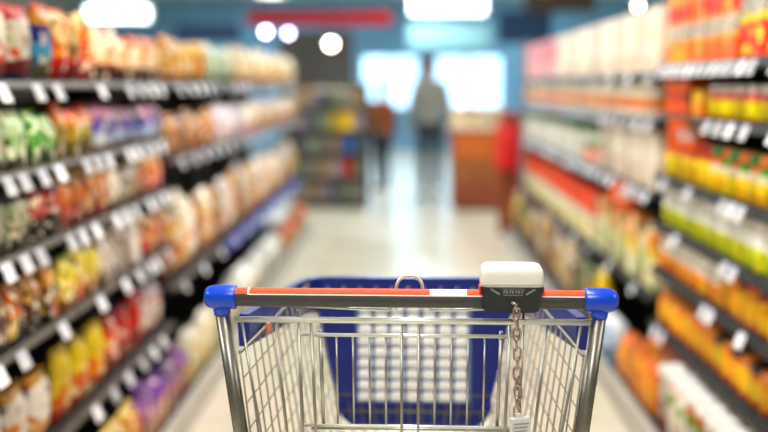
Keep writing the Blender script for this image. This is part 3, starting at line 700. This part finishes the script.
# blue bumper rim wrapping the sides and the front corners
bm = NB(); path = []
for s in (-1,):
    path += [Vector((s*.268, .13, 0)), Vector((s*.248, .42, 0)), Vector((s*.238, .56, 0)), Vector((s*.228, .632, 0)), Vector((s*.205, .668, 0)), Vector((s*.165, .676, 0))]
path += [Vector((-p.x, p.y, 0)) for p in path[::-1]]
secs = []
for i, p in enumerate(path):
    d = (path[min(i+1, len(path)-1)]-path[max(i-1, 0)]).normalized(); n = Vector((d.y, -d.x, 0))  # inward
    fr_ = max(0, min(1, (p.y-.13)/.54)); ztop = .985-.036*fr_; zbot = .932-.058*fr_
    secs.append([bm.verts.new(p+n*o+Vector((0, 0, z))) for o, z in ((.004, ztop), (-.010, ztop+.001), (-.014, ztop-.008), (-.012, zbot), (.004, zbot), (.006, (ztop+zbot)/2))])
for A, B in zip(secs, secs[1:]):
    for k in range(6):
        bm.faces.new((A[k], A[(k+1) % 6], B[(k+1) % 6], B[k]))
bm.faces.new(secs[0][::-1]); bm.faces.new(secs[-1])
obj('blue_rim', bm, M_navy, T)
obj('clip_or_reflection', box(NB(), -.250, -.243, .215, .245, .932, .952, .002), M_coral, T)  # coral block added for the orange handle's reflection on the rim
# blue front panel, narrowing downwards to rounded corners, with a pale padded insert
cx = -.003
poly = [(-.205, .900), (-.178, .76), (-.161, .685)]
for k in range(7):
    a = PI+PI/2*k/6; poly.append((-.161+.055+.055*math.cos(a), .690+.055*math.sin(a)))
poly += [(-x, z) for x, z in poly[::-1]]
poly = [(x+cx, z) for x, z in poly]
fp = obj('front_panel', prism(NB(), poly, .640, .652), M_navy, T)
bm = NB(); lp = [(x, z) for x, z in poly[2:-2]]
tube(bm, [(x*1.0, .639, z) for x, z in lp], .005, 8); obj('panel_edge', bm, M_navy, fp)
x0, z0 = -.122, .690
obj('insert_back', box(NB(), x0-.004, x0+.234+.004, .637, .640, z0-.003, .905), M_padback, fp)
bm = NB()
for i in range(7):
    for j in range(9):
        box(bm, x0+i*.0335+.002, x0+i*.0335+.0295, .631, .637, z0+j*.0238+.002, z0+j*.0238+.0215, .0045, seg=1)
obj('padded_insert', bm, M_pad, fp)
# undercarriage
bm = NB()
for s in (-1, 1):
    tube(bm, [(s*.222, .02, .20), (s*.222, .30, .19), (s*.16, .72, .19)], .0125, 12)
tube(bm, [(-.16, .72, .19), (.16, .72, .19)], .0125, 12); tube(bm, [(-.222, .10, .20), (.222, .10, .20)], .0125, 12)
for s in (-1, 1): tube(bm, [(s*.15, .63, .60), (s*.16, .72, .19)], .0105, 12)
obj('undercarriage', bm, M_tube, T)
for x, y in ((-.222, .03), (.222, .03), (-.16, .71), (.16, .71)):
    bm = NB(); box(bm, x-.022, x-.017, y-.02, y+.02, .05, .16, .002); box(bm, x+.017, x+.022, y-.02, y+.02, .05, .16, .002); box(bm, x-.022, x+.022, y-.02, y+.02, .16, .185, .003)
    ca = obj('caster', bm, M_tube, T)
    obj('wheel', lathe(NB(), [(.02, -.014), (.058, -.013), (.0615, -.008), (.0615, .008), (.058, .013), (.02, .014)], 24, 'X', (x, y, .0615)), M_rubber, ca)
# coin lock
lk = obj('coin_lock', None or (lambda bm: (prism(bm, [(.1025, 1.0635), (.1935, 1.0635), (.1925, 1.055), (.188, 1.047), (.188, 1.041), (.1895, 1.031), (.184, 1.0245), (.110, 1.0255), (.1045, 1.032), (.108, 1.041), (.108, 1.047), (.1035, 1.055)], -.026, .026), bmesh.ops.bevel(bm, geom=bm.edges[:], offset=.0022, segments=2, affect='EDGES'), bm)[-1])(NB()), M_black, T)
bm = NB(); cv = []
for z, a, b in ((1.063, .0455, .0285), (1.067, .0460, .029), (1.080, .0456, .0285), (1.0865, .0442, .0275), (1.0905, .0418, .025), (1.0922, .037, .021)):
    ring = []
    for k in range(36):
        an = 2*PI*k/36; c, s_ = math.cos(an), math.sin(an)
        ring.append(bm.verts.new((.148+math.copysign(abs(c)**.28, c)*a, math.copysign(abs(s_)**.28, s_)*b, z)))
    cv.append(ring)
for A, B in zip(cv, cv[1:]):
    for k in range(36):
        f_ = bm.faces.new((A[k], A[(k+1) % 36], B[(k+1) % 36], B[k])); f_.smooth = True
bm.faces.new(cv[0][::-1]); bm.faces.new(cv[-1])
obj('lock_cover', bm, M_cover, lk)
obj('seam', box(NB(), .1025, .1955, -.0293, .029, 1.0655, 1.0668, .0004, seg=1), M_mark, lk)
bm = NB()
def bar(bm, a, b, wd, y0=-.0272, y1=-.0255):
    a, b = Vector(a), Vector(b); d = (b-a).normalized(); n = Vector((-d.y, d.x))*wd/2
    prism(bm, [tuple(a+n), tuple(b+n), tuple(b-n), tuple(a-n)], y0, y1)
bar(bm, (.117, 1.0600), (.130, 1.0520), .0024); bar(bm, (.181, 1.0600), (.168, 1.0520), .0024)
bar(bm, (.131, 1.0600), (.167, 1.0600), .0008); bar(bm, (.135, 1.0510), (.163, 1.0510), .0008)
for k in range(7):
    xx = .136+k*.0043; bar(bm, (xx, 1.0537), (xx, 1.0577), .0024 if k % 2 else .0016)
    if k % 2 == 0: bar(bm, (xx, 1.0573), (xx+.003, 1.0573), .0011)
obj('raised_emblem', bm, M_mark, lk)
for x in (.1025, .1938):
    obj('red_end', box(NB(), x-.0018, x+.0018, -.012, .006, 1.050, 1.061, .0008), M_orange, lk)
# chain
def link(flip, c, hl=.0098, hw=.0048, r=.00165):
    pts = []
    for k in range(24):
        a = 2*PI*k/24; px = hw*math.cos(a); pz = hw*math.sin(a)+math.copysign(hl-hw, math.sin(a)) if abs(math.sin(a)) > 1e-9 else 0
        pts.append((px, pz))
    out = []
    for px, pz in pts:
        out.append(Vector((px, 0, pz)) if not flip else Vector((px*.25, px*.97, pz)))
    out.append(out[0].copy())
    bm = NB(); tube(bm, out, r, 8)
    return bm
NL = 11
bm = NB(); tube(bm, [(.145, -.028, 1.0395), (.149, -.031, 1.0405), (.1525, -.033, 1.039), (.154, -.033, 1.034), (.154, -.0325, 1.026)], .0024, 8)
obj('chain_hook', bm, M_chain, lk)
for k in range(NL):
    z = 1.0245-k*.0146
    o = obj('chain_link', link(k % 2 == 1, None), M_chain, lk)
    o.location = (.154+.0045*(k/NL)+.0008*math.sin(k*1.7), -.0325+.012*0, z); o.rotation_euler = (random.uniform(-.08, .08), random.uniform(-.1, .1), random.uniform(-.3, .3))
kp = NB(); box(kp, -.0152, .0152, -.004, .004, -.062, 0, .002)
box(kp, -.006, .006, -.003, .003, -.002, .006, .001)
kp = obj('key_plate', kp, M_key, lk); kp.location = (.1605, -.0325, .8715); kp.rotation_euler = (0, math.radians(-4), math.radians(6))
for q in kp.children: pass
bm = NB()
for k, zz in enumerate((-.009, -.0145, -.020)): box(bm, -.010, .013-.002*k, -.0047, -.0039, zz-.0009, zz+.0009)
bar(bm, (-.009, -.034), (.0, -.027), .0016, -.0047, -.0039); bar(bm, (.0, -.027), (.009, -.034), .0016, -.0047, -.0039); bar(bm, (.0, -.045), (.0, -.028), .0016, -.0047, -.0039)
bmesh.ops.rotate(bm, verts=bm.verts[:], cent=(0, 0, 0), matrix=Matrix.Rotation(math.radians(-4), 3, 'Y'))
bmesh.ops.rotate(bm, verts=bm.verts[:], cent=(0, 0, 0), matrix=Matrix.Rotation(math.radians(6), 3, 'Z'))
bmesh.ops.translate(bm, verts=bm.verts[:], vec=(.1605, -.0325, .8715))
obj('embossed_mark', bm, M_mark, lk)

# ================================================================ far end of the aisle
# cross-aisle display rack, holding small goods
M_rack = mat('brown_grey_rack', '423D38', .5, .2, .15, 5)
gx0, gx1, gy = -1.24, -.40, 11.7
g = empty('display_rack', (0, gy, 0), 0, 'brown-grey display rack standing across the far end of the aisle', 'display rack')
obj('back_panel', box(NB(), gx0, gx1, .34, .37, .0, 1.38), M_rack, g)
for xx in (gx0, gx1-.03): obj('side_panel', box(NB(), xx, xx+.03, 0.02, .34, 0, 1.38, .004), M_rack, g)
GZ = [.08, .34, .60, .86, 1.10]
for z in GZ: obj('shelf', box(NB(), gx0+.03, gx1-.03, .0, .34, z-.03, z, .004), M_rack, g)
obj('header_board', box(NB(), gx0, gx1, .0, .02, 1.38-.06, 1.38, .004), M_rack, g)
cols = [('grey', '857E78'), ('mauve', '94868C'), ('sage', '767F6A'), ('tan', '968468'), ('slate', '5A5E66')]
special = {(3, 4): ('yellow', 'E8C01E'), (2, 4): ('blue', '2A6AB0'), (1, 4): ('red', 'D02A20'), (3, 3): ('olive-yellow', 'C0A020')}
cm = {}
for r_, z in enumerate(GZ[:]):
    hgt = (.20 if r_ < 4 else .18)
    for c_ in range(6):
        nm, hx = special.get((r_, c_), cols[(r_*2+c_*3) % 5])
        if nm not in cm: cm[nm] = carton_mesh('carton', .115, .20, .10, pack('g_'+nm, [(0, hx), (.8, hx)], [('C8C4BC', 14, .66, .2, .8)]))
        o = obj('carton', cm[nm], None); o.location = (gx0+.10+c_*.128, gy+.09, z+.001); o.rotation_euler = (0, 0, PI/2)
        o.scale = (1, 1, .9 if r_ == 4 else 1)
        tag(o, '%s carton, %s across on the %s shelf up of the far display rack' % (nm, ORD[c_+1], ORD[r_+1]), 'carton', 'cartons on the far display rack')
for c_ in range(4):
    key = 'G'; o = obj('snack_bag', P[key][1][0][1], None); o.location = (gx0+.16+c_*.17, gy+.2, 1.38)
    o.location.z = 1.101; o.location.y = gy+.24; o.rotation_euler = (0, 0, PI/2)
    tag(o, 'cream snack bag behind the cartons, %s across the far display rack top' % ORD[c_+1], 'bag', 'bags on the far display rack')
# wooden counter with baskets of bread on top
M_wood = mat('orange_wood', '9A5420', .45, 0, .25, 4); M_wood2 = mat('red_brown_wood', '8E3F1E', .45, 0, .25, 4); M_cream = mat('cream_counter_top', 'E8D8C0', .4, 0, .08, 4)
c = empty('wooden_counter', (.80, 11.5, 0), 0, 'orange wooden serving counter with cream top at the aisle end', 'counter')
obj('carcass', box(NB(), -.29, .29, 0, .6, .05, .88, .01), M_wood, c)
obj('plinth', box(NB(), -.27, .27, .03, .57, 0, .05), M_wood2, c)
obj('counter_top', box(NB(), -.32, .32, -.03, .63, .88, .92, .008), M_cream, c)
for k, (z0_, z1_) in enumerate(((.08, .28), (.31, .52))):
    dr = obj('drawer', box(NB(), -.26, .26, -.018, 0, z0_, z1_, .004), M_wood if k else M_wood2, c)
    obj('knob', lathe(NB(), [(.008, -.018), (.012, -.03), (.01, -.042)], 10, 'Y', (0, 0, (z0_+z1_)/2)), M_rail, dr)
obj('front_board', box(NB(), -.27, .27, -.014, 0, .56, .85, .004), mat('orange_board', 'C45E18', .4, 0, .12, 6), c)
for k in range(3):
    o = obj('display_box', box(NB(), -.085, .085, -.12, .12, 0, .20, .012), pack('cb%d' % k, [(0, 'E8D4B8'), (.6, 'F2E6D0')], [('D8B088', 10, .58, 0, 1)])); o.location = (.60+.2*k, 11.72, .9205)
    tag(o, 'cream display box on the wooden counter, %s across' % ORD[k+1], 'box', 'cream boxes on the counter')
# red shopping bag hung on the end panel of the sauce shelving
e = empty('end_panel', (1.0, 9.19, 0), 0, 'red-brown wooden end panel closing the sauce shelving', 'end panel')
obj('board', box(NB(), -.15, .44, .42, .45, 0, 1.12, .006), M_wood2, e)
obj('grey_post', box(NB(), .0, .06, .03, .06, 0, 1.72, .004), M_frame, e)
obj('tie_bar', box(NB(), .01, .05, .06, .42, 1.06, 1.10, .003), M_frame, e)
hb = empty('shopping_bag', (.915, 9.45, .60), 0, 'bright red shopping bag hanging at the end of sauce shelving', 'bag')
M_redbag = mat('bright_red_cloth', 'E0140E', .6, 0, .1, 12)
bb = bag_mesh('bag_body', .24, .40, .12, M_redbag, seed=91); o = obj('bag_body', bb, None, hb); o.rotation_euler = (0, 0, PI/2)
for s in (-1, 1):
    obj('bag_handle', tube(NB(), [(-.06, s*.01, .39), (-.05, s*.01, .47), (.0, s*.008, .51), (.05, s*.01, .47), (.06, s*.01, .39)], .006, 8), M_redbag, hb)
obj('hook', tube(NB(), [(0, 0, .505), (.0, -.02, .52), (.0, -.12, .52), (.095, -.16, .52), (.105, -.1945, .52)], .004, 8), M_rail, hb)

# ================================================================ people
M_skin = mat('skin', 'B98A6C', .5, 0, .05, 20); M_hairm = mat('dark_hair', '2A221E', .6, 0, .2, 60)
def skinned(name, verts, edges, rad, mats, parent=None, sub=2):
    me = bpy.data.meshes.new(name); me.from_pydata(verts, edges, []); o = bpy.data.objects.new(name, me); C.objects.link(o)
    md = o.modifiers.new('s', 'SKIN'); md.use_smooth_shade = True
    for i, r in enumerate(rad):
        r = r if isinstance(r, tuple) else (r, r)
        me.skin_vertices[0].data[i].radius = r
    me.skin_vertices[0].data[0].use_root = True
    sd = o.modifiers.new('u', 'SUBSURF'); sd.levels = sub; sd.render_levels = sub
    dg = bpy.context.evaluated_depsgraph_get(); dg.update()
    nm = bpy.data.meshes.new_from_object(o.evaluated_get(dg)); o.modifiers.clear(); o.data = nm; bpy.data.meshes.remove(me)
    for m in mats: nm.materials.append(m)
    for p in nm.polygons: p.use_smooth = True
    if parent: o.parent = parent
    return o
def person(loc, rz, h, coat, trous, label, lean=0.0, hair=M_hairm):
    """facing -y before rotation; joints as one skeleton"""
    k = h/1.75
    V = []; E_ = []; R = []
    def v(p, r, par=None):
        V.append((p[0]*k, p[1]*k-lean*max(0, p[2]-.9)*k, p[2]*k)); R.append((r*k, r*k) if not isinstance(r, tuple) else (r[0]*k, r[1]*k))
        if par is not None: E_.append((par, len(V)-1))
        return len(V)-1
    pel = v((0, 0, .94), (.15, .105)); wa = v((0, 0, 1.08), (.135, .095), pel); ch = v((0, .01, 1.28), (.16, .105), wa); nb = v((0, .01, 1.44), (.075, .07), ch)
    nk = v((0, 0, 1.52), .052, nb); hd1 = v((0, -.01, 1.60), (.072, .085), nk); hd2 = v((0, -.005, 1.70), (.07, .085), hd1)
    ns = v((0, -.095, 1.615), .013, hd1)
    H = []; TR = {}
    for s in (-1, 1):
        sh = v((s*.17, .01, 1.41), .062, ch); el = v((s*.225, .03, 1.13), .044, sh); wr = v((s*.235, -.03, .89), .029, el)
        pm = v((s*.235, -.045, .83), (.02, .036), wr)
        for q, (dy, ln) in enumerate(((-.032, .065), (-.011, .075), (.011, .07), (.03, .055))):
            a = v((s*.233, -.05+dy, .775), .0095, pm); v((s*.222, -.055+dy, .775-ln), .008, a)
        th = v((s*.222, -.085, .825), .010, pm); v((s*.214, -.098, .785), .009, th)
        hp = v((s*.09, 0, .88), .085, pel); kn = v((s*.10, -.015+.06*(s > 0), .50), .058, hp); an = v((s*.105, .02+.10*(s > 0), .085), .04, kn)
        he = v((s*.107, .03+.10*(s > 0), .035), .036, an); v((s*.115, -.13+.10*(s > 0), .03), (.036, .026), he)
        H.append((sh, el, wr)); TR[s] = (hp, kn, an)
    t = empty('person', loc, rz, label, 'person')
    skinned('body', V, E_, R, [M_skin], t)
    def sub(name, ids, edges, grow, m, extra=None):
        idx = {i: n for n, i in enumerate(ids)}
        vv = [V[i] for i in ids]; rr = [(R[i][0]+grow*k, R[i][1]+grow*k) for i in ids]; ee = [(idx[a], idx[b]) for a, b in edges]
        if extra:
            for base, p, r in extra:
                vv.append((p[0]*k, p[1]*k, p[2]*k)); rr.append((r[0]*k, r[1]*k)); ee.append((idx[base], len(vv)-1))
        return skinned(name, vv, ee, rr, [m], t)
    sub('jacket', [wa, ch, nb]+[i for h_ in H for i in h_], [(wa, ch), (ch, nb)]+[(ch, H[0][0]), (H[0][0], H[0][1]), (H[0][1], H[0][2]), (ch, H[1][0]), (H[1][0], H[1][1]), (H[1][1], H[1][2])], .022, coat,
        [(wa, (0, 0, .95), (.185, .14)), ]+[])
    sub('trousers', [pel]+[i for s in (-1, 1) for i in TR[s]], [(pel, TR[-1][0]), (TR[-1][0], TR[-1][1]), (TR[-1][1], TR[-1][2]), (pel, TR[1][0]), (TR[1][0], TR[1][1]), (TR[1][1], TR[1][2])], .014, trous)
    # hair cap, eyes, mouth, shoes
    bm = NB(); bmesh.ops.create_uvsphere(bm, u_segments=20, v_segments=12, radius=1)
    bmesh.ops.delete(bm, geom=[q for q in bm.verts if q.co.z < -.35 or (q.co.y < -.45 and q.co.z < .35)], context='VERTS')
    hz = V[hd2]
    for q in bm.verts: q.co = Vector((q.co.x*.086*k+hz[0], q.co.y*.105*k+hz[1]+.012*k, q.co.z*.105*k+hz[2]-.005*k))
    obj('hair', bm, hair, t, True)
    bm = NB()
    for s in (-1, 1):
        bmesh.ops.create_uvsphere(bm, u_segments=8, v_segments=6, radius=.011*k, matrix=Matrix.Translation((s*.03*k, V[hd1][1]-.083*k, V[hd1][2]+.035*k)))
    obj('eye', bm, M_capD, t)
    for s in (-1, 1):
        bm = NB(); bmesh.ops.create_uvsphere(bm, u_segments=10, v_segments=8, radius=1)
        for q in bm.verts: q.co = Vector((q.co.x*.012*k+s*.082*k, q.co.y*.02*k+V[hd1][1]+.01*k, q.co.z*.032*k+V[hd1][2]+.02*k))
        obj('ear', bm, M_skin, t, True)
    obj('mouth', box(NB(), -.024*k, .024*k, V[hd1][1]-.088*k, V[hd1][1]-.078*k, V[hd1][2]-.045*k, V[hd1][2]-.036*k, .003*k), M_coral, t)
    for s in (-1, 1):
        bm = NB(); bmesh.ops.create_uvsphere(bm, u_segments=14, v_segments=10, radius=1)
        yo = .10*(s > 0)
        for q in bm.verts: q.co = Vector((q.co.x*.05*k+s*.111*k, q.co.y*.145*k+(-.045+yo)*k, max(0, .04+q.co.z*.05)*k))
        obj('shoe', bm, M_rubber, t, True)
    return t
M_greycoat = mat('grey_coat_cloth', '8A8A80', .8, 0, .12, 25); M_dark = mat('dark_trouser_cloth', '2C3038', .8, 0, .15, 25); M_brown = mat('orange_brown_jacket_cloth', '8A4816', .7, 0, .2, 20)
person((.30, 12.9, 0), PI+.15, 1.68, M_greycoat, M_dark, 'person in a grey coat and dark trousers standing in the aisle')
person((-.31, 13.9, 0), PI+.5, 1.38, M_brown, M_dark, 'short person in an orange-brown jacket beyond the display rack')

# ================================================================ hanging signs and lit boxes
def litbox(x0, x1, y, z0, z1, col, st, label):
    t = empty('light_box', ((x0+x1)/2, y, z0), 0, label, 'light box', 'hanging light boxes')
    W = x1-x0; h = z1-z0
    obj('casing', box(NB(), -W/2-.02, W/2+.02, .01, .14, -.02, h+.02, .01), M_housing, t)
    obj('lit_face', box(NB(), -W/2, W/2, 0, .01, 0, h, .004), mat('lit_face_'+str(len(bpy.data.materials)), col, .4, emit=st), t)
    for s in (-1, 1): obj('suspension_wire', tube(NB(), [(s*W*.4, .07, h+.02), (s*W*.4, .07, WH-z0)], .006, 6), M_rail, t)
litbox(0.08, 1.10, 15.0, 2.34, 2.60, 'EAFBFF', 5, 'wide white light box hanging over the aisle end')
litbox(-3.55, -2.86, 12.0, 2.07, 2.22, 'EAFBFF', 5, 'white light box hanging beyond the snack shelving')
M_redsign = mat('deep_red_board', 'C0040E', .8, 0, .1, 4, spec=.1); M_navyb = mat('dark_blue_board', '12406E', .5, 0, .1, 4); M_teal = mat('pale_teal_glow', '9CD2DA', .5, 0, .1, 4)
def board(x0, x1, y, z0, z1, m, label):
    t = empty('hanging_board', ((x0+x1)/2, y, z0), 0, label, 'hanging sign', 'boards hung from the ceiling')
    W = x1-x0; obj('panel', box(NB(), -W/2, W/2, 0, .04, 0, z1-z0, .008), m, t)
    for s in (-1, 1): obj('suspension_wire', tube(NB(), [(s*W*.4, .02, z1-z0), (s*W*.4, .02, WH-z0)], .006, 6), M_rail, t)
board(-2.05, -.18, 14.0, 2.13, 2.29, M_redsign, 'long deep red board hanging above the display rack')
board(1.45, 2.3, 17.0, 2.0, 2.5, M_navyb, 'dark blue board hanging beyond the sauce shelving')
board(-3.2, -2.3, 15.0, 1.95, 2.2, M_navyb, 'dark blue board hanging beyond the snack shelving')
M_brownb = mat('dark_brown_board', '4A3424', .5, 0, .15, 4)
board(1.75, 2.8, 16.0, 2.42, 2.72, M_brownb, 'dark brown board hanging high beyond the sauce shelving')
board(.05, 1.5, 19.0, 2.0, 2.42, M_teal, 'pale teal board added as bluish glow behind the lit white box')  # bluish glow around the light box, painted as a teal board
M_panelw = mat('grey_brown_panel', '544E4A', .6, 0, .2, 2)
p_ = empty('partition_panel', (-1.5, 20, 0), 0, 'tall grey-brown partition panel behind the display rack', 'partition')
obj('panel', box(NB(), -.85, .55, 0, .08, .04, 2.36, .01), M_panelw, p_)
for xx in (-.7, .4): obj('foot', box(NB(), xx-.05, xx+.05, -.2, .28, 0, .04, .005), M_rail, p_)
def bulb(x, y, z, r, col, st, label):
    t = empty('pendant_lamp', (x, y, z), 0, label, 'lamp', 'small pendant lamps')
    bm = NB(); bmesh.ops.create_uvsphere(bm, u_segments=14, v_segments=10, radius=r); obj('bulb', bm, mat('glowing_bulb_'+str(len(bpy.data.materials)), col, .4, emit=st), t, True)
    obj('lamp_cap', lathe(NB(), [(r*.6, r*.7), (r*.7, r*.9), (r*.3, r*1.6)], 12), M_rail, t)
    obj('flex', tube(NB(), [(0, 0, r*1.5), (0, 0, WH-z)], .005, 6), M_rail, t)
bulb(-1.10, 16.0, 1.96, .06, 'FFEFD8', 22, 'warm glowing pendant lamp, the lower of a close couple')
bulb(-1.10, 16.4, 1.88, .075, 'FFEFD8', 22, 'warm glowing pendant lamp just behind the first warm one') if False else None
bulb(-1.86, 14.4, 2.06, .04, 'DCD8FF', 20, 'cool white pendant lamp beside the red board, the outer one')
bulb(-1.56, 14.4, 2.04, .04, 'CFC8FF', 16, 'cool violet-white pendant lamp under the red board, the inner one')
bulb(1.71, 8.0, 1.93, .02, 'FFF0D0', 25, 'small warm pendant lamp above the cream cartons')
